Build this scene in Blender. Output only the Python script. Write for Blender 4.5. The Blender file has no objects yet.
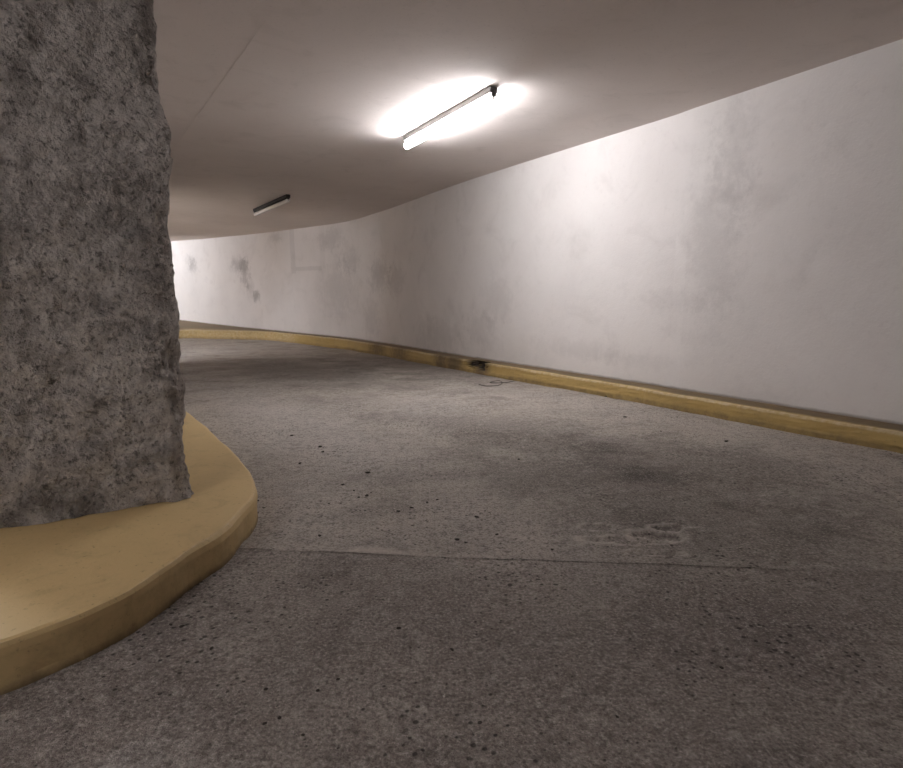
import bpy, bmesh, math, random
import numpy as np
from mathutils import Vector

# ------------------------------------------------------------------ camera, world, exposure
F = 580.0
PITCH = math.atan(82 / 580)
CP, SP = math.cos(PITCH), math.sin(PITCH)
CURB = 0.115                       # height of the kerb tops above the floor
WALLH = 2.15                       # wall above the kerb
HC = 0.318 * WALLH + CURB          # eye height
ZC = CURB + WALLH                  # ceiling height

scene = bpy.context.scene
col = scene.collection
cam_data = bpy.data.cameras.new('camera')
cam_data.sensor_width = 36.0
cam_data.sensor_fit = 'HORIZONTAL'
cam_data.lens = F / 903 * 36.0
cam_data.clip_start = 0.02
cam = bpy.data.objects.new('camera', cam_data)
cam.location = (0, 0, HC)
cam.rotation_euler = (math.pi / 2 - PITCH, 0, 0)
col.objects.link(cam)
scene.camera = cam

world = bpy.data.worlds.new('world')
scene.world = world
world.use_nodes = True
world.node_tree.nodes['Background'].inputs[0].default_value = (0.5, 0.47, 0.45, 1)
world.node_tree.nodes['Background'].inputs[1].default_value = 0.0

vs = scene.view_settings
vs.view_transform = 'Standard'
vs.look = 'None'
vs.gamma = 1.0
vs.use_curve_mapping = False
vs.exposure = 0.0
LAMP = 97.0                        # radiance of a lit tube
TUBE_COL = (1.0, 0.98, 1.0)

scene.cycles.max_bounces = 16
scene.cycles.diffuse_bounces = 12

rng = random.Random(4)
nrng = np.random.default_rng(7)

# ------------------------------------------------------------------ geometry helpers
def ray(x, y):
    a = (x - 451.5) / F
    b = (384 - y) / F
    return Vector((a, CP + b * SP, -SP + b * CP))

def at(x, y, z):
    """point of the place at height z that the photograph shows at x, y"""
    d = ray(x, y)
    return Vector((0, 0, HC)) + d * ((z - HC) / d.z)

W = Vector((-0.545, 0.838, 0)).normalized()      # direction of the ramp run
N = Vector((-W.y, W.x, 0))                       # to its left
TX, TY = -0.51, 0.86

def rise(x, y):
    t = TX * np.asarray(x, float) + TY * np.asarray(y, float)
    return np.interp(t, [-99, 9.5, 10.7, 12.3, 14.45, 16.2, 17.9, 30], [0, 0, .006, .032, .075, .125, .186, .62])

def roof(x, y):
    """height of the ceiling soffit: it dips slightly towards the near end of the run"""
    t = TX * np.asarray(x, float) + TY * np.asarray(y, float)
    return ZC + rise(x, y) - np.interp(t, [-99, 1.5, 2.5, 4.5, 7.0, 99], [.058, .058, .05, .02, 0, 0])

def drop(x, y):
    t = TX * np.asarray(x, float) + TY * np.asarray(y, float)
    return np.interp(t, [-99, 2.5, 6.5, 11, 99], [0, 0, .035, .075, .075])

_P = nrng.permutation(512)
_PP = np.concatenate([_P, _P, _P])
_R = nrng.random(512) * 2 - 1
def vnoise(x, y, z=0.0):
    x, y, z = np.broadcast_arrays(np.asarray(x, float), np.asarray(y, float), np.asarray(z, float))
    xi, yi, zi = (np.floor(a).astype(int) for a in (x, y, z))
    fx, fy, fz = x - xi, y - yi, z - zi
    fx, fy, fz = (a * a * (3 - 2 * a) for a in (fx, fy, fz))
    def h(i, j, k):
        return _R[_PP[_PP[_PP[i & 511] + (j & 511)] + (k & 511)] & 511]
    def l(a, b, t):
        return a + (b - a) * t
    c = [l(l(h(xi, yi, zi + k), h(xi + 1, yi, zi + k), fx), l(h(xi, yi + 1, zi + k), h(xi + 1, yi + 1, zi + k), fx), fy) for k in (0, 1)]
    return l(c[0], c[1], fz)

def fbm(x, y, z=0.0, o=4):
    s, a, f = 0.0, 1.0, 1.0
    for k in range(o):
        s = s + a * vnoise(np.asarray(x) * f + 17.3 * k, np.asarray(y) * f, np.asarray(z) * f)
        a *= .5
        f *= 2.03
    return s

def link(name, me, mat, parent=None, smooth=False):
    if mat is not None:
        me.materials.append(mat)
    if smooth:
        me.polygons.foreach_set('use_smooth', [True] * len(me.polygons))
    o = bpy.data.objects.new(name, me)
    col.objects.link(o)
    if parent is not None:
        o.parent = parent
    return o

def mesh(name, verts, faces, mat, parent=None, smooth=False, attrs=None):
    me = bpy.data.meshes.new(name)
    me.from_pydata([tuple(v) for v in verts], [], [tuple(f) for f in faces])
    me.update()
    for k, vals in (attrs or {}).items():
        vals = np.asarray(vals, np.float32)
        if vals.ndim == 1:
            a = me.attributes.new(k, 'FLOAT', 'POINT')
            a.data.foreach_set('value', vals)
        else:
            a = me.attributes.new(k, 'FLOAT_VECTOR', 'POINT')
            a.data.foreach_set('vector', vals.ravel())
    return link(name, me, mat, parent, smooth)

def from_bm(name, bm, mat, parent=None, smooth=False):
    bmesh.ops.recalc_face_normals(bm, faces=bm.faces)
    me = bpy.data.meshes.new(name)
    bm.to_mesh(me)
    bm.free()
    return link(name, me, mat, parent, smooth)

def grid_faces(nu, nv, off=0, flip=False):
    i, j = np.meshgrid(np.arange(nu - 1), np.arange(nv - 1), indexing='ij')
    a = (i * nv + j + off).ravel()
    f = np.stack([a, a + nv, a + nv + 1, a + 1], 1)
    return f[:, ::-1] if flip else f

def box_bm(bm, x0, x1, y0, y1, z0, z1, bevel=0.0):
    vs_ = [bm.verts.new((x, y, z)) for z in (z0, z1) for y in (y0, y1) for x in (x0, x1)]
    fs = [bm.faces.new([vs_[i] for i in q]) for q in ((0, 2, 3, 1), (4, 5, 7, 6), (0, 1, 5, 4), (2, 6, 7, 3), (0, 4, 6, 2), (1, 3, 7, 5))]
    if bevel:
        es = list({e for f in fs for e in f.edges})
        bmesh.ops.bevel(bm, geom=es, offset=bevel, segments=2, affect='EDGES', profile=0.6)

def cyl_bm(bm, x0, x1, y, z, r, seg=20):
    """cylinder along X with rounded ends"""
    rings = []
    for x, rr in ((x0, r * .7), (x0 + r * .15, r * .93), (x0 + r * .35, r), (x1 - r * .35, r), (x1 - r * .15, r * .93), (x1, r * .7)):
        rings.append([bm.verts.new((x, y + rr * math.cos(2 * math.pi * k / seg), z + rr * math.sin(2 * math.pi * k / seg))) for k in range(seg)])
    for a, b in zip(rings, rings[1:]):
        for k in range(seg):
            bm.faces.new((a[k], a[(k + 1) % seg], b[(k + 1) % seg], b[k]))
    bm.faces.new(rings[0][::-1])
    bm.faces.new(rings[-1])

def smooth_path(pts, step):
    """Catmull-Rom through pts, resampled to even steps"""
    p = np.array(pts, float)
    e = np.vstack([2 * p[0] - p[1], p, 2 * p[-1] - p[-2]])
    out = []
    for i in range(len(p) - 1):
        a, b, c, d = e[i:i + 4]
        for t in np.linspace(0, 1, 60, endpoint=False):
            out.append(.5 * ((2 * b) + (c - a) * t + (2 * a - 5 * b + 4 * c - d) * t * t + (3 * b - a - 3 * c + d) * t ** 3))
    out.append(p[-1])
    out = np.array(out)
    s = np.r_[0, np.cumsum(np.hypot(*np.diff(out, axis=0).T))]
    n = max(2, int(s[-1] / step))
    q = np.linspace(0, s[-1], n)
    return np.stack([np.interp(q, s, out[:, 0]), np.interp(q, s, out[:, 1])], 1), q

def set_props(o, **kw):
    for k, v in kw.items():
        o[k] = v
    return o

# ------------------------------------------------------------------ node helpers
class Mat:
    def __init__(self, name, rough=0.85, spec=0.3):
        self.m = bpy.data.materials.new(name)
        self.m.use_nodes = True
        self.nt = self.m.node_tree
        self.b = self.nt.nodes['Principled BSDF']
        self.b.inputs['Roughness'].default_value = rough
        self.b.inputs['Specular IOR Level'].default_value = spec
        self.oc = None
    def n(self, t, **kw):
        o = self.nt.nodes.new(t)
        for k, v in kw.items():
            setattr(o, k, v)
        return o
    def put(self, sock, v):
        if isinstance(v, bpy.types.NodeSocket):
            self.nt.links.new(v, sock)
        else:
            sock.default_value = v
    def co(self):
        if self.oc is None:
            self.oc = self.n('ShaderNodeTexCoord').outputs['Object']
        return self.oc
    def attr(self, name, out='Fac'):
        return self.n('ShaderNodeAttribute', attribute_name=name).outputs[out]
    def noise(self, scale, detail=4, rough=.55, vec=None, dist=0):
        o = self.n('ShaderNodeTexNoise')
        self.put(o.inputs['Vector'], self.co() if vec is None else vec)
        o.inputs['Scale'].default_value = scale
        o.inputs['Detail'].default_value = detail
        o.inputs['Roughness'].default_value = rough
        o.inputs['Distortion'].default_value = dist
        return o.outputs['Fac']
    def voro(self, scale, out='Distance', vec=None, rnd=1.0):
        o = self.n('ShaderNodeTexVoronoi')
        self.put(o.inputs['Vector'], self.co() if vec is None else vec)
        o.inputs['Scale'].default_value = scale
        o.inputs['Randomness'].default_value = rnd
        return o.outputs[out]
    def math(self, op, a, b=0.0, c=None):
        o = self.n('ShaderNodeMath', operation=op)
        self.put(o.inputs[0], a)
        self.put(o.inputs[1], b)
        if c is not None:
            self.put(o.inputs[2], c)
        return o.outputs[0]
    def vmath(self, op, a, b, out=0):
        o = self.n('ShaderNodeVectorMath', operation=op)
        self.put(o.inputs[0], a)
        self.put(o.inputs[1], b)
        return o.outputs[out]
    def ramp(self, v, a, b, lo=0.0, hi=1.0, smooth=True):
        o = self.n('ShaderNodeMapRange')
        o.interpolation_type = 'SMOOTHSTEP' if smooth else 'LINEAR'
        self.put(o.inputs[0], v)
        for i, x in enumerate((a, b, lo, hi)):
            o.inputs[i + 1].default_value = x
        return o.outputs[0]
    def mix(self, f, a, b, blend='MIX'):
        o = self.n('ShaderNodeMix', data_type='RGBA', blend_type=blend)
        self.put(o.inputs[0], f)
        for s, v in ((o.inputs[6], a), (o.inputs[7], b)):
            self.put(s, v if isinstance(v, bpy.types.NodeSocket) else (*v, 1))
        return o.outputs[2]
    def spots(self, vec, lst, wob=None):
        """sum of soft ellipses in the vec space: (x, y, rx, ry, strength)"""
        tot = None
        for x, y, rx, ry, k in lst:
            d = self.vmath('MULTIPLY', self.vmath('SUBTRACT', vec, (x, y, 0)), (1 / rx, 1 / ry, 0))
            l = self.vmath('LENGTH', d, (0, 0, 0), 1)
            if wob is not None:
                l = self.math('ADD', l, wob)
            v = self.ramp(l, .15, 1.15, k, 0.0)
            tot = v if tot is None else self.math('ADD', tot, v)
        return tot
    def color(self, c):
        self.put(self.b.inputs['Base Color'], c if isinstance(c, bpy.types.NodeSocket) else (*c, 1))
        return self
    def bump(self, h, strength, dist=0.01):
        o = self.n('ShaderNodeBump')
        o.inputs['Strength'].default_value = strength
        o.inputs['Distance'].default_value = dist
        self.put(o.inputs['Height'], h)
        self.put(self.b.inputs['Normal'], o.outputs[0])
        return self

# ------------------------------------------------------------------ the long outer wall
WALL_PTS = [(10.1, -10.3), (7.4, -5.46), (4.5, -.3), (2.05, 4.09), (1.71, 4.74), (1.23, 5.57), (.258, 7.22), (-.82, 9.2), (-1.3, 10.02), (-2.04, 11.15),
            (-3.35, 12.45), (-4.93, 13.92), (-7.62, 16.29), (-11, 18.9), (-15, 21.2)]
wpath, wlen = smooth_path(WALL_PTS, .12)

def offset_path(path, d):
    """shift a path to its left-hand (lane) side by d"""
    t = np.gradient(path, axis=0)
    t /= np.hypot(t[:, 0], t[:, 1])[:, None]
    return path + np.stack([-t[:, 1], t[:, 0]], 1) * d

def wall_uv(x, y):
    """arc length and height on the wall where the photograph shows x, y"""
    d = ray(x, y)
    k = np.argmin(np.abs(np.where(wpath[:, 1] > .5, wpath[:, 0] / np.maximum(wpath[:, 1], .5) - d.x / d.y, 9)))
    return wlen[k], HC + d.z / d.y * wpath[k, 1]

def make_wall_material():
    m = Mat('white_plaster', .9, .15)
    uv = m.attr('wall_uv', 'Vector')
    big = m.noise(.55, 5, .6)
    mid = m.noise(2.6, 6, .62, dist=.6)
    fine = m.noise(22, 5, .6)
    wob = m.math('MULTIPLY', m.math('SUBTRACT', m.noise(7.5, 6, .75), .5), 2.6)
    base = m.mix(m.ramp(big, .35, .7), (.83, .80, .785), (.75, .72, .705))
    base = m.mix(m.ramp(mid, .50, .8, 0, .30), base, (.52, .485, .47))
    base = m.mix(m.ramp(fine, .55, .8, 0, .14), base, (.46, .43, .41))
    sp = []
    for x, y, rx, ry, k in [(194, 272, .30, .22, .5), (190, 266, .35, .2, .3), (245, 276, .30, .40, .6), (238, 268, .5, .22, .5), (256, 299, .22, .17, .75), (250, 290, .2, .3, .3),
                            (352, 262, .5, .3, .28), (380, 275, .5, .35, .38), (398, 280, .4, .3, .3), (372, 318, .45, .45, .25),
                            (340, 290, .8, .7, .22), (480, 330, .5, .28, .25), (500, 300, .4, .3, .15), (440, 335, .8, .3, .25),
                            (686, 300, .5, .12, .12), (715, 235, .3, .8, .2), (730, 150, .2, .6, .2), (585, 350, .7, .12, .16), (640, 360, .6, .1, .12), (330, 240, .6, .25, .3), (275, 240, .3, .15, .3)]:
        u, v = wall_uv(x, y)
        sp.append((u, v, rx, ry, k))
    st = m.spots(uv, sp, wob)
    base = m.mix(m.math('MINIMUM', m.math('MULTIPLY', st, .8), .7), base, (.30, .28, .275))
    # outline of an old boarded panel and vertical board marks
    lines = None
    for (x0, y0, x1, y1, k) in [(293, 226, 293, 274, .14), (292, 270, 322, 270, .15), (322, 228, 322, 268, .05)]:
        a, b = wall_uv(x0, y0), wall_uv(x1, y1)
        u0, u1 = min(a[0], b[0]) - .02, max(a[0], b[0]) + .02
        v0, v1 = min(a[1], b[1]) - .012, max(a[1], b[1]) + .012
        sx = m.n('ShaderNodeSeparateXYZ')
        m.put(sx.inputs[0], uv)
        wob2 = m.math('MULTIPLY', m.math('SUBTRACT', mid, .5), .05)
        du = m.math('SUBTRACT', m.math('ABSOLUTE', m.math('SUBTRACT', m.math('ADD', sx.outputs[0], wob2), (u0 + u1) / 2)), (u1 - u0) / 2)
        dv = m.math('SUBTRACT', m.math('ABSOLUTE', m.math('SUBTRACT', m.math('ADD', sx.outputs[1], wob2), (v0 + v1) / 2)), (v1 - v0) / 2)
        q = m.ramp(m.math('MAXIMUM', du, dv), 0.0, .02, k, 0)
        lines = q if lines is None else m.math('MAXIMUM', lines, q)
    base = m.mix(lines, base, (.2, .185, .18))
    # darker ragged line just above the kerb
    sx = m.n('ShaderNodeSeparateXYZ')
    m.put(sx.inputs[0], uv)
    foot = m.math('ADD', sx.outputs[1], m.math('MULTIPLY', m.math('SUBTRACT', m.noise(7, 4), .5), .02))
    base = m.mix(m.ramp(foot, CURB, CURB + .022, .65, 0), base, (.17, .13, .09))
    m.color(base)
    h = m.math('ADD', m.math('MULTIPLY', m.noise(9, 6, .6), .7), m.math('MULTIPLY', m.noise(70, 4, .6), .25))
    m.bump(h, .5, .014)
    return m.m
M_WALL = make_wall_material()

M_plain = Mat('grey_plaster', .9, .15)
M_plain.color(M_plain.mix(M_plain.noise(1.4, 6, .6), (.52, .49, .475), (.40, .375, .36))).bump(M_plain.noise(30, 5), .3)
M_PLAIN = M_plain.m

def build_wall_right():
    hs = np.array([-.5, 0, .06, .1, .13, .16, .2, .3, .5, .8, 1.1, 1.4, 1.7, 2.0, 2.2, ZC + .12])
    n, k = len(wpath), len(hs)
    r = rise(wpath[:, 0], wpath[:, 1])
    wav = .008 * fbm(wlen[:, None] * .8, hs[None, :] * .8, o=3)
    ins = offset_path(wpath, 1.0) - wpath
    V, UV = [], []
    for i in range(n):
        for j in range(k):
            q = wpath[i] + ins[i] * wav[i, j]
            V.append((q[0], q[1], hs[j] + r[i]))
            UV.append((wlen[i], hs[j], 0))
    back = wpath - ins * .28
    for i in range(n):
        for j in (0, k - 1):
            V.append((back[i, 0], back[i, 1], hs[j] + r[i]))
            UV.append((wlen[i], hs[j], 0))
    Fc = list(grid_faces(n, k, flip=True))
    o = n * k
    for i in range(n - 1):
        a, b = o + 2 * i, o + 2 * i + 2
        Fc.append((a, a + 1, b + 1, b))
        Fc.append((a + 1, i * k + k - 1, (i + 1) * k + k - 1, b + 1))
        Fc.append((a, b, (i + 1) * k, i * k))
    for i, fl in ((0, False), (n - 1, True)):
        f = [i * k + j for j in range(k)] + [o + 2 * i + 1, o + 2 * i]
        Fc.append(f[::-1] if fl else f)
    w = mesh('wall_right', V, Fc, M_WALL, attrs={'wall_uv': UV})
    set_props(w, kind='structure', label='long white plastered wall bending left along the ramp', category='wall')
build_wall_right()

# ------------------------------------------------------------------ ceiling: slab and formwork panels
def make_ceiling_material():
    m = Mat('ceiling_concrete', .92, .12)
    big = m.noise(.5, 5, .6)
    base = m.mix(m.ramp(big, .3, .7), (.76, .705, .675), (.69, .63, .60))
    base = m.mix(m.ramp(m.noise(3.2, 6, .65, dist=.8), .5, .8, 0, .22), base, (.36, .32, .29))
    base = m.mix(m.ramp(m.noise(48, 4, .65), .56, .75, 0, .2), base, (.30, .27, .25))
    tint = m.n('ShaderNodeObjectInfo').outputs['Random']
    base = m.mix(m.math('MULTIPLY', tint, .06), base, (.30, .27, .24))
    m.color(base)
    h = m.math('ADD', m.math('MULTIPLY', m.noise(11, 6, .6), .6), m.math('MULTIPLY', m.noise(90, 4, .6), .35))
    m.bump(h, .3, .008)
    return m.m
M_CEIL = make_ceiling_material()

def build_ceiling():
    xs, ys = np.linspace(-19, 12, 32), np.linspace(-11, 24, 60)
    X, Y = np.meshgrid(xs, ys, indexing='ij')
    r = roof(X, Y)
    nu, nv = X.shape
    V = list(zip(X.ravel(), Y.ravel(), (.02 + r).ravel())) + list(zip(X.ravel(), Y.ravel(), (.30 + r).ravel()))
    Fc = list(grid_faces(nu, nv, flip=True)) + list(grid_faces(nu, nv, nu * nv))
    c = mesh('ceiling', V, Fc, M_CEIL)
    set_props(c, kind='structure', label='low grey concrete ceiling with faint formwork panel joints', category='ceiling')
    A = at(251, 42, ZC - .04)
    A2 = at(370, 27, ZC - .04)
    a0 = A.dot(N)                       # a long joint passes through A, along W
    PW, PL = 1.25, 2.5
    for ci in range(-6, 8):
        n0 = a0 + ci * PW
        if ci == -1:
            s = A.dot(W)
        elif ci == -2:
            s = A2.dot(W)
        else:
            s = rng.uniform(0, PL)
        s = s % PL - PL * 5
        for k in range(14):
            w0 = s + k * PL
            cen = W * (w0 + PL / 2) + N * (n0 + PW / 2)
            # keep panels that lie over the ramp between outer wall and the island side
            d = np.hypot(wpath[:, 0] - cen.x, wpath[:, 1] - cen.y)
            j = int(d.argmin())
            tg = wpath[min(j + 1, len(wpath) - 1)] - wpath[max(j - 1, 0)]
            side = tg[0] * (cen.y - wpath[j, 1]) - tg[1] * (cen.x - wpath[j, 0])
            if (side < 0 and d[j] > 1.35) or cen.y < -3.2 or cen.y > 20 or cen.x < -13:
                continue
            dz = rng.uniform(-.0003, .0003) - (.0008 if (ci == -1 and k % 2 == 0) else 0)
            P, Q = 7, 3
            vv = []
            for lev in (0, 1):
                for i in range(P):
                    for q in range(Q):
                        g = .0001
                        pt = W * (w0 + g + (PL - 2 * g) * i / (P - 1)) + N * (n0 + g + (PW - 2 * g) * q / (Q - 1))
                        z = float(roof(pt.x, pt.y)) + (dz if lev == 0 else .03)
                        vv.append((pt.x, pt.y, z))
            ff = list(grid_faces(P, Q, 0, flip=False)) + list(grid_faces(P, Q, P * Q, flip=True))
            ring = [i * Q for i in range(P)] + [(P - 1) * Q + q for q in range(1, Q)] + [i * Q + Q - 1 for i in range(P - 2, -1, -1)] + [q for q in range(Q - 2, 0, -1)]
            for a, b in zip(ring, ring[1:] + ring[:1]):
                ff.append((a, b, b + P * Q, a + P * Q))
            mesh('formwork_panel', vv, ff, M_CEIL, c)
build_ceiling()

# ------------------------------------------------------------------ floor: bed and two concrete slabs with a joint
JA, JB = at(244, 550, 0), at(738, 567, 0)
JU = (JB - JA).normalized()
JV = Vector((-JU.y, JU.x, 0))

def make_floor_material():
    m = Mat('ramp_concrete', .9, .22)
    co = m.co()
    big = m.noise(.45, 5, .6, dist=.5)
    mid = m.noise(2.4, 7, .68, dist=.9)
    base = m.mix(m.ramp(big, .32, .68), (.57, .525, .468), (.46, .42, .378))
    base = m.mix(m.ramp(mid, .44, .72, 0, .62), base, (.185, .162, .145))
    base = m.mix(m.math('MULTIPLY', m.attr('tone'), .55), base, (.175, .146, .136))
    # shade painted in before the bend; long darker and paler wheel tracks
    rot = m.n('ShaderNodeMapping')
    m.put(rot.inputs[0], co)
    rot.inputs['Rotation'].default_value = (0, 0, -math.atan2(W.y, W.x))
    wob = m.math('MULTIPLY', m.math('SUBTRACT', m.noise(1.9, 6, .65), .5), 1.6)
    def tracks_and_shade(lst):
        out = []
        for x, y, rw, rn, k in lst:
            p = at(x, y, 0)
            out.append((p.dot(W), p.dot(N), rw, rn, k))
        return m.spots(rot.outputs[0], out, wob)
    base = m.mix(tracks_and_shade([(500, 430, 1.5, .5, .45), (620, 490, 1.0, .6, .55), (720, 470, 1.0, .5, .5), (300, 368, 2.8, 1.2, .6), (400, 362, 2.4, .9, .55), (380, 470, .7, .3, .25), (700, 560, .6, .5, .3)]), base, (.115, .10, .09))
    base = m.mix(tracks_and_shade([(300, 425, 1.3, .5, .55), (250, 400, 1.2, .4, .4), (430, 405, .9, .4, .45), (340, 450, .8, .4, .4), (600, 405, 1.6, .22, .35), (290, 500, .6, .3, .25), (520, 535, .6, .3, .25)]), base, (.60, .56, .52))
    # tyre-worn streaks along the run
    mp = m.n('ShaderNodeMapping')
    m.put(mp.inputs[0], co)
    mp.inputs['Rotation'].default_value = (0, 0, -math.atan2(W.y, W.x))
    mp.inputs['Scale'].default_value = (.28, 1.6, 1)
    st = m.noise(1.6, 6, .65, vec=mp.outputs[0])
    base = m.mix(m.ramp(st, .5, .75, 0, .4), base, (.20, .18, .165))
    base = m.mix(m.ramp(st, .45, .25, 0, .35), base, (.44, .41, .375))
    # grain of the aggregate
    gr = m.noise(120, 4, .75)
    base = m.mix(m.ramp(gr, .49, .64, 0, .62), base, (.095, .08, .073))
    base = m.mix(m.ramp(gr, .48, .34, 0, .6), base, (.66, .60, .55))
    g2 = m.noise(58, 4, .7)
    base = m.mix(m.ramp(g2, .52, .66, 0, .58), base, (.11, .094, .086))
    g3 = m.noise(24, 5, .7)
    base = m.mix(m.ramp(g3, .50, .70, 0, .5), base, (.13, .112, .10))
    base = m.mix(m.ramp(g3, .46, .32, 0, .35), base, (.60, .55, .50))
    # small dark pits, gathered in patches
    pat = m.ramp(m.noise(1.8, 4, .6), .35, .68, .05, .3)
    v = m.voro(46)
    pit = m.ramp(m.math('SUBTRACT', v, pat), -.08, .05, 1, 0)
    vc = m.n('ShaderNodeSeparateColor')
    m.put(vc.inputs[0], m.voro(46, 'Color'))
    sel = m.ramp(vc.outputs[0], .4, .45, 0, 1)
    pit = m.math('MULTIPLY', pit, sel)
    base = m.mix(m.math('MULTIPLY', pit, .8), base, (.055, .048, .043))
    # spalled patch and joint dirt from the mesh
    base = m.mix(m.math('MULTIPLY', m.attr('dirt'), .75), base, (.085, .075, .066))
    base = m.mix(m.math('MULTIPLY', m.attr('bare'), .6), base, (.80, .73, .66))
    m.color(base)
    h = m.math('ADD', m.math('MULTIPLY', gr, .5), m.math('MULTIPLY', g2, .8))
    h = m.math('SUBTRACT', h, m.math('MULTIPLY', pit, .9))
    m.bump(h, 1.0, .014)
    return m.m
M_FLOOR = make_floor_material()
M_bed = Mat('joint_dirt', .95, .1)
M_bed.color(M_bed.mix(M_bed.noise(40, 4), (.05, .045, .04), (.10, .085, .075)))

def axis(lo, hi, f0, f1, fine, coarse):
    """coordinates that are fine between f0 and f1 and widen outwards"""
    a = [f0]
    s = fine
    out = []
    x = f0
    while x > lo:
        s = min(s * 1.06, coarse)
        x -= s
        out.append(max(x, lo))
    mid = list(np.arange(f0, f1, fine))
    x, s = f1, fine
    hi_l = [f1]
    while x < hi:
        s = min(s * 1.06, coarse)
        x += s
        hi_l.append(min(x, hi))
    return np.array(sorted(set(np.round(out[::-1] + mid + hi_l, 5))))

def slab(us, vs_, parent, sign):
    U, Vv = np.meshgrid(us, vs_, indexing='ij')
    # ragged joint edge
    edge = -.0008 + .0022 * fbm(U * 6, 0 * U + 3.1 * sign, o=4) + .0015 * vnoise(U * 45, 0 * U + 9.7 * sign)
    fall = np.exp(-np.abs(Vv) / .12)
    Vd = Vv + sign * np.maximum(edge, 0.0) * fall
    X = JA.x + JU.x * U + JV.x * Vd
    Y = JA.y + JU.y * U + JV.y * Vd
    z = rise(X, Y) - drop(X, Y)
    z = z + .006 * fbm(X * 1.3, Y * 1.3, o=3) + .0022 * fbm(X * 11, Y * 11, 5.0, o=3) * (np.hypot(X, Y - 2) < 6)
    dirt = np.zeros_like(z)
    bare = np.zeros_like(z)
    dirt += .3 * np.clip(1 - np.abs(Vv) / .03, 0, 1) * np.clip(.3 + fbm(U * 5, 0 * U + 1.7, o=3), 0, 1)
    if sign > 0:
        # far slab stands a little proud, its lip worn pale in places
        lip = np.exp(-((Vv - .035) / .03) ** 2)
        up = np.clip(.55 + .6 * fbm(U * 3.1, 0 * U + 7.7, o=3), .1, 1.2)
        hump = np.exp(-((U - .43) / .12) ** 2)
        z += (.003 * up + .008 * hump) * lip
        bare += np.clip((.25 * up + 1.0 * hump) * np.exp(-((Vv - .012) / .016) ** 2), 0, 1)
        # broken patch by the right end of the joint
        for (px, py, ru, rv, dep) in [(655, 535, .10, .05, .014), (628, 540, .13, .035, .009), (668, 528, .07, .03, .012), (650, 553, .08, .02, .008), (600, 527, .06, .03, .005)]:
            c = at(px, py, 0) - JA
            cu, cv = c.dot(JU), c.dot(JV)
            d = np.hypot((U - cu) / ru, (Vv - cv) / rv) + .45 * fbm(U * 22, Vv * 22, o=3)
            k = np.clip((1 - d) / .35, 0, 1)
            z -= dep * k
            bare += .8 * np.clip(1 - np.abs(d - 1.05) / .3, 0, 1)
            dirt += .4 * np.clip(1 - np.abs(d - .75) / .18, 0, 1) * (Vv > cv)
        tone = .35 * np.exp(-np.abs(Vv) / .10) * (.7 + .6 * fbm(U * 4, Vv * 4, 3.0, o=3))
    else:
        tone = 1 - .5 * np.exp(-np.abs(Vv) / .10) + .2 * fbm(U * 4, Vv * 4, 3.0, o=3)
        z -= .0006
        z += .0015 * np.exp(-np.abs(Vv) / .03) * fbm(U * 4, 0 * U + 2.2, o=3)
    nu, nv = X.shape
    Vt = list(zip(X.ravel(), Y.ravel(), z.ravel()))
    Fc = list(grid_faces(nu, nv))
    # skirts down into the joint
    j = 0 if sign > 0 else nv - 1
    o = len(Vt)
    for i in range(nu):
        x, y, zz = Vt[i * nv + j]
        Vt.append((x, y, zz - .035))
    for i in range(nu - 1):
        f = (i * nv + j, o + i, o + i + 1, (i + 1) * nv + j)
        Fc.append(f[::-1] if sign > 0 else f)
    dd = np.concatenate([np.clip(dirt, 0, 1).ravel(), np.ones(nu) * .5])
    bb = np.concatenate([np.clip(bare, 0, 1).ravel(), np.zeros(nu)])
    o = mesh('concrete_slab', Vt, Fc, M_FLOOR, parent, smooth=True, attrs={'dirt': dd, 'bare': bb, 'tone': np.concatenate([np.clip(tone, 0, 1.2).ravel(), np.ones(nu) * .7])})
    return o

def build_floor():
    xs, ys = np.linspace(-19, 12, 24), np.linspace(-11, 24, 40)
    X, Y = np.meshgrid(xs, ys, indexing='ij')
    Z = rise(X, Y) - drop(X, Y) - .03
    n = X.size
    V = list(zip(X.ravel(), Y.ravel(), Z.ravel())) + list(zip(X.ravel(), Y.ravel(), Z.ravel() - .2))
    Fc = list(grid_faces(*X.shape)) + list(grid_faces(*X.shape, n, flip=True))
    f = mesh('floor', V, Fc, M_bed.m)
    set_props(f, kind='structure', label='worn grey concrete ramp floor with a joint across it', category='floor')
    us = axis(-17.5, 11, -.35, 2.0, .012, .45)
    far = np.r_[0, axis(.0, 22, .012, .5, .012, .35)[1:]]
    far = np.unique(far)
    near = -np.unique(np.r_[0, axis(0, 11, .012, .3, .012, .35)])[::-1]
    s1 = slab(us, far, f, +1)
    s1['label'] = 'pale far slab of the ramp under the lit lamp'
    s2 = slab(us, near, f, -1)
    s2['label'] = 'dark pitted near slab of the ramp'
    return f
FLOOR = build_floor()

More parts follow.
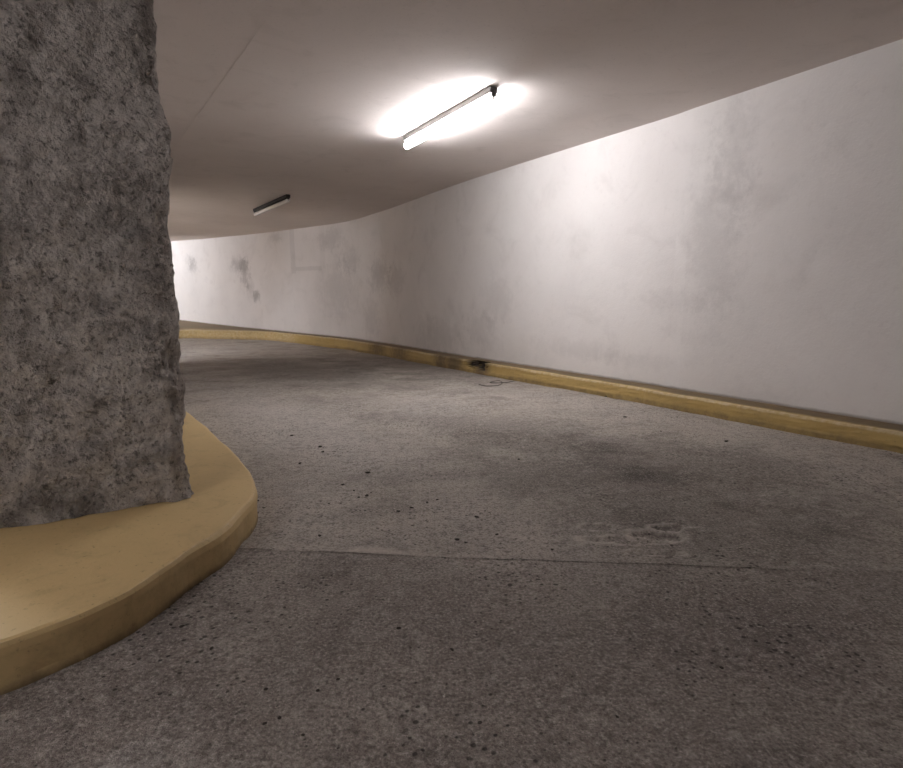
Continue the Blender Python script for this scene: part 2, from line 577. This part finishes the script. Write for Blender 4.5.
# ------------------------------------------------------------------ yellow kerbs
def make_curb_material(name, c0, c1, hole=False):
    m = Mat(name, .62, .3)
    big = m.noise(1.7, 6, .62)
    base = m.mix(m.ramp(big, .3, .7), c0, c1)
    base = m.mix(m.ramp(m.noise(7, 6, .7, dist=.7), .5, .8, 0, .45), base, (.27, .20, .11))
    base = m.mix(m.ramp(m.noise(60, 4, .7), .58, .76, 0, .55), base, (.14, .10, .06))
    wear = m.math('ADD', m.attr('wear'), m.math('MULTIPLY', m.math('SUBTRACT', m.noise(26, 5, .7), .5), .9))
    base = m.mix(m.ramp(wear, .45, .85, 0, .75), base, (.66, .56, .38))
    dirt = m.math('ADD', m.attr('dirt'), m.math('MULTIPLY', m.math('SUBTRACT', m.noise(14, 5, .7), .5), .6))
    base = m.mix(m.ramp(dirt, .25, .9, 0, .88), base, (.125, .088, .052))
    if hole:
        base = m.mix(m.attr('hole'), base, (.03, .02, .013))
    m.color(base)
    m.bump(m.math('ADD', m.math('MULTIPLY', m.noise(18, 5), .6), m.math('MULTIPLY', m.noise(110, 3), .3)), .35, .006)
    return m.m

def build_outer_curb():
    mat = make_curb_material('yellow_curb_paint', (.52, .37, .14), (.45, .32, .125), True)
    path, s = smooth_path(WALL_PTS, .035)
    front = offset_path(path, .235)
    # where the run turns left the kerb front leaves the wall and the top widens to a wedge
    wedge = []
    for x, y in [(268, 331.7), (237, 330.6), (208, 330.2), (180, 330.0)]:
        g = 0.05
        for _ in range(20):
            q = at(x, y, CURB + g)
            g = .5 * g + .5 * float(rise(q.x, q.y))
        wedge.append((q.x, q.y))
    e = np.array(wedge[-1]) - np.array(wedge[-2])
    wedge += [(-7.4, 11.5), (-9.4, 10.4), (-11.2, 8.8)]
    j = int(np.argmin(np.hypot(front[:, 0] - wedge[0][0], front[:, 1] - wedge[0][1])))
    wp, ws = smooth_path([tuple(front[j - 70]), tuple(front[j - 25])] + wedge, .03)
    n_far = len(path) - (j - 70)
    sel = np.linspace(0, 1, n_far)
    kk = np.linspace(0, len(wp) - 1, n_far)
    wfront = np.stack([np.interp(kk, np.arange(len(wp)), wp[:, 0]), np.interp(kk, np.arange(len(wp)), wp[:, 1])], 1)
    front = np.vstack([front[:j - 70], wfront])
    # profile from the wall over the top and down the face: (fraction across the top, height)
    prof = [(0.0, 0.0, 0)] + [(f, 0.0, 0) for f in (.12, .3, .5, .7, .86, .94)] + [(.985, -.004, 0), (1.0, -.014, 0)] + [(1.0, -v, 1) for v in (.03, .045, .06, .075, .09, .105, .12, .15, .2, .3)]
    prof += [(.5, -.3, 2), (0.0, -.3, 2), (0.0, -.1, 2), (0.0, 0.0, 2)]
    keep = (path[:, 1] > -5.6) & (path[:, 0] > -11.8) & (front[:, 0] > -11.8)
    path, front = offset_path(path, .016)[keep], front[keep]
    n, k = len(path), len(prof)
    r = rise(front[:, 0], front[:, 1])
    rw = rise(path[:, 0], path[:, 1])
    tg = np.gradient(front, axis=0)
    tg /= np.hypot(tg[:, 0], tg[:, 1])[:, None]
    nl = np.stack([-tg[:, 1], tg[:, 0]], 1)
    hole_pts = [(at(474, 363, CURB - .03), .12, .06, .06), (at(481, 365, CURB - .035), .12, .06, .065), (at(478, 361, CURB), .12, .05, .05)]
    stain_pts = [(at(450, 358, CURB), .5), (at(459, 361, CURB - .04), .35), (at(436, 356, CURB), .5), (at(480, 365, CURB - .03), .34), (at(415, 351, CURB - .05), .8), (at(390, 347, CURB - .05), .8)]
    V, hole, dirt, wear = [], [], [], []
    sn = np.arange(n) * .035
    for i in range(n):
        for q, (f, dz, face) in enumerate(prof):
            p = path[i] * (1 - f) + front[i] * f
            z = CURB + dz + rw[i] * (1 - f) + r[i] * f
            jig = .006 * float(vnoise(sn[i] * 3.1, q * .6)) + .0035 * float(vnoise(sn[i] * 17, q * .9, 4.4))
            p = p + nl[i] * jig * (f > .6)
            z += .004 * float(vnoise(sn[i] * 4.1, q * .3, 8.8)) * (f > .3)
            h = 0.0
            for c, ru, rz, dep in hole_pts:
                du = (Vector((p[0], p[1], 0)) - Vector((c.x, c.y, 0))).length / ru
                dv = (z - c.z) / rz
                d = math.hypot(du, dv) + .35 * float(vnoise(sn[i] * 25, q * 1.3, 2.0))
                t = max(0, min(1, (1.1 - d) / .35))
                if f > .6 and t > 0:
                    p = p - nl[i] * dep * t * .8
                    z -= .012 * t * (face == 0)
                    h = max(h, t)
            V.append((p[0], p[1], z))
            hole.append(h)
            dt = .85 if f < .75 else (.5 if f < .9 else .12)
            if face == 1:
                low = -dz - (CURB - .03) - float(drop(*front[i]))
                dt = max(dt, max(0, min(1, 1 + low / .035)) * .6)
            for c, ru in stain_pts:
                dd = math.hypot(p[0] - c.x, p[1] - c.y) / ru
                dt = max(dt, .95 * max(0, 1 - dd))
            wide = math.hypot(*(front[i] - path[i]))
            if wide > .5 and f < .97:
                dt = max(dt, .62)
            dirt.append(dt)
            wear.append(max(.7 if q in (6, 7, 8) else (.3 if q in (5, 9) else 0), .62 * min(1, max(0, (wide - .26) / .5)) if f > .97 else 0))
    Fc = list(grid_faces(n, k, flip=False)) + [tuple(range(k)), tuple((n - 1) * k + q for q in range(k))[::-1]]
    o = mesh('concrete_curb', V, Fc, mat, smooth=False, attrs={'hole': hole, 'dirt': dirt, 'wear': wear})
    set_props(o, label='long low yellow kerb running along the foot of the white wall', category='curb')
    return o
build_outer_curb()

# island: long strip under the inner wall with a rounded nose towards the camera
E_LEN = 6.85                                     # length of the inner wall
TH = 0.72                                        # its thickness
COR = at(189, 498, CURB)                         # near right corner of the wall foot
COR.z = 0
def build_island():
    mat = make_curb_material('yellow_island_paint', (.68, .51, .255), (.60, .445, .225))
    px = [(188, 411), (207, 427), (229, 447), (247.5, 467.5), (254.7, 483), (254, 495.6), (244, 508), (222.5, 530), (191, 549), (163, 569)]
    pts = [at(x, y, CURB) for x, y in px]
    pts = [Vector((p.x, p.y, 0)) for p in pts]
    R0 = pts[0]
    far = COR + W * (E_LEN + .35)
    off = -(R0 - COR).dot(N)                     # kerb margin beside the wall
    e1 = far - N * (off - .08)
    e2 = far + N * (TH + off - .1)
    ctrl = [far + N * TH / 2 + W * .25, e1 + W * .12 - N * 0, COR + W * (E_LEN - .3) - N * off, COR + W * 4.5 - N * off] + pts
    ctrl += [Vector((-.80, 1.24, 0)), Vector((-.98, 1.04, 0)), Vector((-1.25, .94, 0)), Vector((-1.55, 1.0, 0)), Vector((-1.80, 1.22, 0))]
    ctrl += [COR + N * (TH + .25) + W * .55, COR + N * (TH + .28) + W * 2, COR + N * (TH + .28) + W * (E_LEN - .3), e2 + W * .12, far + N * TH / 2 + W * .25]
    path, s = smooth_path([(p.x, p.y) for p in ctrl], .03)
    path = path[:-1]
    n = len(path)
    tg = np.roll(path, -1, 0) - np.roll(path, 1, 0)
    tg /= np.hypot(tg[:, 0], tg[:, 1])[:, None]
    inn = np.stack([tg[:, 1], -tg[:, 0]], 1)      # path runs clockwise: inside is to the right
    cen = path.mean(0)
    prof = [(0.0, -.30), (0.0, -.115), (0, -.09), (0.0, -.06), (0.0, -.03), (0.0, -.013), (.005, -.003), (.014, 0.0), (.05, 0.0), (.09, 0.0)]
    V, dirt, wear = [], [], []
    k = len(prof)
    rr = rise(path[:, 0], path[:, 1])
    for i in range(n):
        for q, (d, dz) in enumerate(prof):
            jig = .006 * float(vnoise(i * .09, q * .5, 1.1)) + .004 * float(vnoise(i * .5, q * .9, 6.4))
            chip = max(0, float(vnoise(i * .21, 3.3, .5)) - .45) * .02 * (q in (5, 6, 7))
            p = path[i] + inn[i] * (d + jig + chip)
            V.append((p[0], p[1], CURB + dz + rr[i] - chip * .5))
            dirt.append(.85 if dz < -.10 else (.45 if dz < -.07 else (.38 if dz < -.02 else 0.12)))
            wear.append((.62 if float(vnoise(i * .05, 2.2)) > -.3 else .3) if q == 6 else 0)
    Fc = []
    for i in range(n):
        for q in range(k - 1):
            a, b = i * k + q, ((i + 1) % n) * k + q
            Fc.append((a, a + 1, b + 1, b))
    Fc.append([i * k + k - 1 for i in range(n)][::-1])
    me_ = mesh('concrete_island', V, Fc, mat, attrs={'dirt': dirt, 'wear': wear})
    bm = bmesh.new()
    bm.from_mesh(me_.data)
    bmesh.ops.recalc_face_normals(bm, faces=bm.faces)
    bm.to_mesh(me_.data)
    bm.free()
    set_props(me_, label='curved yellow kerb island under the rough grey concrete wall end', category='curb')
build_island()

# ------------------------------------------------------------------ rough inner wall whose end reads as a pillar
def make_rough_material():
    m = Mat('rough_concrete', .95, .12)
    a = m.noise(9, 8, .72, dist=.5)
    base = m.mix(m.ramp(a, .35, .68), (.70, .65, .61), (.32, .29, .27))
    base = m.mix(m.ramp(m.noise(55, 5, .75), .5, .66, 0, .75), base, (.09, .08, .074))
    base = m.mix(m.ramp(m.noise(40, 4, .7), .46, .34, 0, .6), base, (.78, .72, .67))
    base = m.mix(m.ramp(m.noise(2.2, 5, .6), .5, .72, 0, .5), base, (.10, .09, .086))
    m.color(base)
    m.bump(m.math('ADD', m.noise(34, 6, .7), m.math('MULTIPLY', m.noise(110, 3), .35)), 1.0, .035)
    return m.m

def build_inner_wall():
    mat = make_rough_material()
    # rectangle ring in plan, dense at the near end
    def seq(a, b, step):
        n = max(1, int((b - a) / step))
        return list(np.linspace(a, b, n, endpoint=False))
    ring = []
    ring += [(0, v) for v in seq(0, TH, .02)]
    ring += [(u, TH) for u in seq(0, .4, .03) + seq(.4, E_LEN, .4)]
    ring += [(E_LEN, v) for v in [TH, TH / 2]]
    ring += [(u, 0) for u in (seq(0, .35, .014) + seq(.35, E_LEN, .3) + [E_LEN])[::-1][:-1]]
    zs = np.arange(CURB + .002, ZC + .08, .02)
    V = []
    for z in zs:
        for u, v in ring:
            p = COR + W * u + N * v
            near = 1.0 if u < .5 else .4
            d1 = .018 * float(fbm(p.x * 4 + 3, p.y * 4, z * 4, o=3)) + .012 * float(vnoise(p.x * 28, p.y * 28, z * 28)) + .006 * float(vnoise(p.x * 60, p.y * 60, z * 60))
            # chipped near corners
            cd = math.hypot(u, v)
            chip = max(0, 1 - cd / .05) * (.012 + .018 * max(0, float(fbm(z * 7, 1.3, 5.5, o=3)) + .2))
            flare = .012 * math.exp(-(z - CURB) / .03) * (cd < .08)
            off = W * (-d1 * near if u < .01 else 0) + N * (-d1 * near if v < .01 else (d1 * near if v > TH - .01 else 0))
            off += (W + N) * (chip - flare)
            p = p + off
            V.append((p.x, p.y, z + float(rise(p.x, p.y))))
    n, k = len(zs), len(ring)
    Fc = []
    for i in range(n - 1):
        for q in range(k):
            a, b = i * k + q, i * k + (q + 1) % k
            Fc.append((a, b, b + k, a + k))
    Fc.append([(n - 1) * k + q for q in range(k)])
    Fc.append([q for q in range(k)][::-1])
    o = mesh('wall_left', V, Fc, mat)
    bm = bmesh.new()
    bm.from_mesh(o.data)
    bmesh.ops.recalc_face_normals(bm, faces=bm.faces)
    bm.to_mesh(o.data)
    bm.free()
    set_props(o, kind='structure', label='rough grey concrete wall end standing on the yellow island', category='wall')
build_inner_wall()

# ------------------------------------------------------------------ walls that close the garage out of view
def prism_wall(name, a, b, th, label):
    a, b = Vector(a), Vector(b)
    t = (b - a).normalized()
    nn = Vector((-t.y, t.x)) * th
    n = 24
    V = []
    for i in range(n + 1):
        p = a + (b - a) * (i / n)
        r = float(rise(p.x, p.y))
        for q in (p, p + nn):
            V += [(q.x, q.y, -.4 + r), (q.x, q.y, ZC + .1 + r)]
    Fc = []
    for i in range(n):
        o, e = 4 * i, 4 * i + 4
        Fc += [(o, e, e + 1, o + 1), (o + 2, o + 3, e + 3, e + 2), (o + 1, e + 1, e + 3, o + 3), (o, o + 2, e + 2, e)]
    Fc += [(0, 1, 3, 2), (4 * n, 4 * n + 2, 4 * n + 3, 4 * n + 1)]
    o = mesh(name, V, Fc, M_PLAIN)
    set_props(o, kind='structure', label=label, category='wall')
prism_wall('wall_back', (-12.5, -6.2), (9.0, -6.2), -.3, 'grey wall closing the garage behind the viewer')
prism_wall('wall_far', (-12.5, -6.5), (-12.5, 20.3), .3, 'grey wall on the far side of the return lane')

# ------------------------------------------------------------------ fluorescent lamps
M_hous = Mat('grey_enamel', .45, .4)
M_hous.color(M_hous.mix(M_hous.noise(12, 4), (.15, .145, .14), (.11, .105, .10)))
M_dark = Mat('dark_plastic', .6, .3)
M_dark.color(M_dark.mix(M_dark.noise(20, 3), (.06, .055, .05), (.04, .036, .034)))
M_oldh = Mat('dusty_dark_enamel', .7, .2)
M_oldh.color(M_oldh.mix(M_oldh.noise(14, 4), (.075, .066, .06), (.045, .04, .037)))
M_cap = Mat('tube_cap_metal', .4, .5)
M_cap.color(M_cap.mix(M_cap.noise(30, 3), (.55, .54, .52), (.45, .44, .43)))
M_off = Mat('unlit_tube_glass', .25, .5)
M_off.color(M_off.mix(M_off.noise(9, 3), (.86, .84, .81), (.74, .72, .69)))
M_on = Mat('lit_tube_glass', .3, .5)
M_on.color((.9, .88, .86))
M_on.b.inputs['Emission Color'].default_value = (*TUBE_COL, 1)
M_on.b.inputs['Emission Strength'].default_value = LAMP

M_on2 = Mat('high_output_tube_glass', .3, .5)
M_on2.color((.9, .88, .86))
M_on2.b.inputs['Emission Color'].default_value = (.96, .975, 1.03, 1)
M_on2.b.inputs['Emission Strength'].default_value = LAMP * 9.0

M_on3 = Mat('bright_tube_glass', .3, .5)
M_on3.color((.9, .88, .86))
M_on3.b.inputs['Emission Color'].default_value = (.96, .975, 1.03, 1)
M_on3.b.inputs['Emission Strength'].default_value = LAMP * 3.0

M_on4 = Mat('fill_tube_glass', .3, .5)
M_on4.color((.9, .88, .86))
M_on4.b.inputs['Emission Color'].default_value = (*TUBE_COL, 1)
M_on4.b.inputs['Emission Strength'].default_value = LAMP * 1.4

def lamp(p0, p1, on, label, glow=None):
    d = p1 - p0
    L = Vector((d.x, d.y, 0)).length
    c = (p0 + p1) / 2
    root = bpy.data.objects.new('fluorescent_lamp', None)
    col.objects.link(root)
    root.location = (c.x, c.y, float(roof(c.x, c.y)) - .003)
    slope = math.atan2(float(roof(p1.x, p1.y)) - float(roof(p0.x, p0.y)), L)
    root.rotation_euler = (0, -slope, math.atan2(d.y, d.x))
    set_props(root, label=label, category='lamp', group='fluorescent lamps along the ramp ceiling')
    hm = M_hous.m if on else M_oldh.m
    bm = bmesh.new()
    box_bm(bm, -L / 2, L / 2, -.03, .03, -.044, -.002, .006)
    from_bm('housing', bm, hm, root)
    for s in (-1, 1):
        bm = bmesh.new()
        x0, x1 = sorted((s * (L / 2 - .016), s * (L / 2 + .006)))
        box_bm(bm, x0, x1, -.016, .016, -.066, -.004, .006)
        from_bm('lamp_holder', bm, M_dark.m, root)
    bm = bmesh.new()
    cyl_bm(bm, -L / 2 + .012, L / 2 - .012, 0, -.082, .028)
    t = from_bm('tube', bm, (glow or M_on.m) if on else M_off.m, root, smooth=True)
    t['label'] = 'glowing white glass tube' if on else 'unlit white glass tube'
    for s in (-1, 1):
        bm = bmesh.new()
        x0, x1 = sorted((s * (L / 2 - .013), s * (L / 2 - .003)))
        cyl_bm(bm, x0, x1, 0, -.076, .012)
        from_bm('cap', bm, M_cap.m, t, smooth=True)
    return root

lamp(at(406, 146, ZC - .10), at(494, 97.5, ZC - .11), True, 'brightly lit fluorescent batten on the ceiling beside the white wall')
lamp(at(255, 214, ZC - .08), at(288.5, 200, ZC - .08), False, 'dark switched-off fluorescent batten deeper along the ceiling')
c3 = Vector((-9.5, 14.1, 0))
d3 = Vector((-.9, .43, 0)).normalized()
lamp(c3 - d3 * .74, c3 + d3 * .74, True, 'lit fluorescent batten round the bend close to the far white wall', M_on3.m)
# brighter battens over the return lane on the other side of the inner wall
for k, lab in ((0, 'bright high-output batten over the return lane, nearer the bend'), (1, 'bright high-output batten over the return lane, farther from the bend')):
    c5 = Vector((-5.75, 6.5, 0)) - Vector((.28, .96, 0)) * (1.75 * k)
    d5 = Vector((.28, .96, 0)).normalized()
    lamp(c5 - d5 * .74, c5 + d5 * .74, True, lab, M_on2.m)
c4 = Vector((-2.2, -1.8, 0))  # unseen lamp added behind the viewer to fill the foreground and wall end
lamp(c4 - W * .74, c4 + W * .74, True, 'unseen fill lamp added on the ceiling behind the viewer', M_on4.m)

# ------------------------------------------------------------------ crumbs on the floor
M_crumb = Mat('dark_grit', .9, .2)
M_crumb.color(M_crumb.mix(M_crumb.noise(60, 3), (.035, .03, .026), (.07, .06, .05)))
M_pale = Mat('pale_grit', .8, .3)
M_pale.color(M_pale.mix(M_pale.noise(60, 3), (.62, .58, .53), (.5, .47, .43)))
def crumb_mesh(seed, mat):
    bm = bmesh.new()
    bmesh.ops.create_icosphere(bm, subdivisions=1, radius=1.0)
    r_ = random.Random(seed)
    for v in bm.verts:
        v.co *= r_.uniform(.6, 1.2)
        v.co.z *= .5
    lo = min(v.co.z for v in bm.verts)
    for v in bm.verts:
        v.co.z -= lo
    me = bpy.data.meshes.new('grit_crumb')
    bm.to_mesh(me)
    bm.free()
    me.materials.append(mat)
    return me
CR = [crumb_mesh(i, M_crumb.m) for i in range(5)]
PALE = crumb_mesh(11, M_pale.m)
slab_objs = [o for o in FLOOR.children]
deps = bpy.context.evaluated_depsgraph_get()
deps.update()
def floor_z(x, y):
    z = -9
    for o in slab_objs:
        ok, loc, nn, i = o.ray_cast((x, y, 3), (0, 0, -1))
        if ok:
            z = max(z, loc.z)
    return z if z > -5 else float(rise(x, y) - drop(x, y))
spots = [(320, 447.5, 2.4), (322.6, 452, 2.2), (300, 464, 2.2), (367.7, 473, 2.6), (343, 485, 2.4), (354, 491, 1.8), (366.5, 496, 2.6), (359, 498, 2.2), (371, 493, 1.6), (329, 504, 1.8),
         (398, 512, 2.6), (411.6, 508, 2.2), (427, 503, 2.0), (437, 500, 2.0), (477, 517.5, 2.8), (497, 535, 2.2), (320, 536, 2.6), (292, 436, 2.0),
         (457, 540, 3.4), (466, 543, 2.2), (552, 550, 2.2), (519, 459.5, 2.2), (607, 397, 2.2), (625, 417.5, 2.4), (661, 431.5, 1.6), (726, 442, 2.4), (713, 416, 2.2),
         (181.6, 627.5, 3.2), (171, 625, 2.6), (266, 690, 3.4), (399, 629, 3.0), (318, 691, 3.2), (211.5, 649, 3.0), (452, 650, 3.0), (338, 680, 2.6), (279.5, 719, 3.2), (303, 735, 3.0), (265, 724, 2.6),
         (257, 501, 2.2), (264, 508, 1.8), (253, 524, 2.2), (722, 668, 3.0), (480, 724, 3.6), (617, 717, 2.4)]
for i, (x, y, r) in enumerate(spots):
    p = at(x, y, 0)
    p = at(x, y, floor_z(p.x, p.y))
    o = bpy.data.objects.new('grit_crumb', CR[i % 5])
    col.objects.link(o)
    s = r * p.y / F * .85
    o.location = (p.x, p.y, floor_z(p.x, p.y) - s * .06)
    o.rotation_euler = (0, 0, rng.uniform(0, 6.28))
    o.scale = (s * rng.uniform(1, 1.6), s * rng.uniform(.8, 1.1), s * .9)
    set_props(o, label='small dark crumb of grit lying on the concrete floor', category='debris', group='dark grit crumbs on the ramp')
for i, (x, y, r, lab) in enumerate([(444, 696, 1.8, 'small pale stone chip on the dark floor nearest the viewer'), (470, 538, 1.7, 'small pale stone chip beside dark crumbs just beyond the joint')]):
    p = at(x, y, 0)
    o = bpy.data.objects.new('stone_chip', PALE)
    col.objects.link(o)
    s = r * p.y / F
    o.location = (p.x, p.y, floor_z(p.x, p.y) - s * .06)
    o.rotation_euler = (0, 0, i * 1.3)
    o.scale = (s, s, s)
    set_props(o, label=lab, category='stone', group='pale stone chips')

# thin bent wire lying by the kerb
def build_wire():
    pts = [(479, 384.5), (484, 386), (492, 386), (499, 385.5), (503, 383), (500, 380.5), (495, 381), (488, 382.5), (497, 383), (508, 382.5), (514, 381)]
    P = []
    for x, y in pts:
        q = at(x, y, 0)
        for _ in range(4):
            q = at(x, y, floor_z(q.x, q.y) + .005)
        P.append(q)
    o0 = P[0].copy()
    cu = bpy.data.curves.new('bent_wire', 'CURVE')
    cu.dimensions = '3D'
    sp = cu.splines.new('NURBS')
    sp.points.add(len(P) - 1)
    for a, b in zip(sp.points, P):
        a.co = (*(b - o0), 1)
    sp.use_endpoint_u = True
    sp.order_u = 3
    cu.bevel_depth = .003
    cu.bevel_resolution = 2
    tmp = bpy.data.objects.new('tmp', cu)
    me = bpy.data.meshes.new_from_object(tmp)
    bpy.data.objects.remove(tmp)
    me.name = 'bent_wire'
    me.materials.clear()
    o = link('bent_wire', me, M_crumb.m)
    o.location = o0
    set_props(o, label='thin bent dark wire lying on the floor beside the yellow kerb', category='wire')
build_wire()
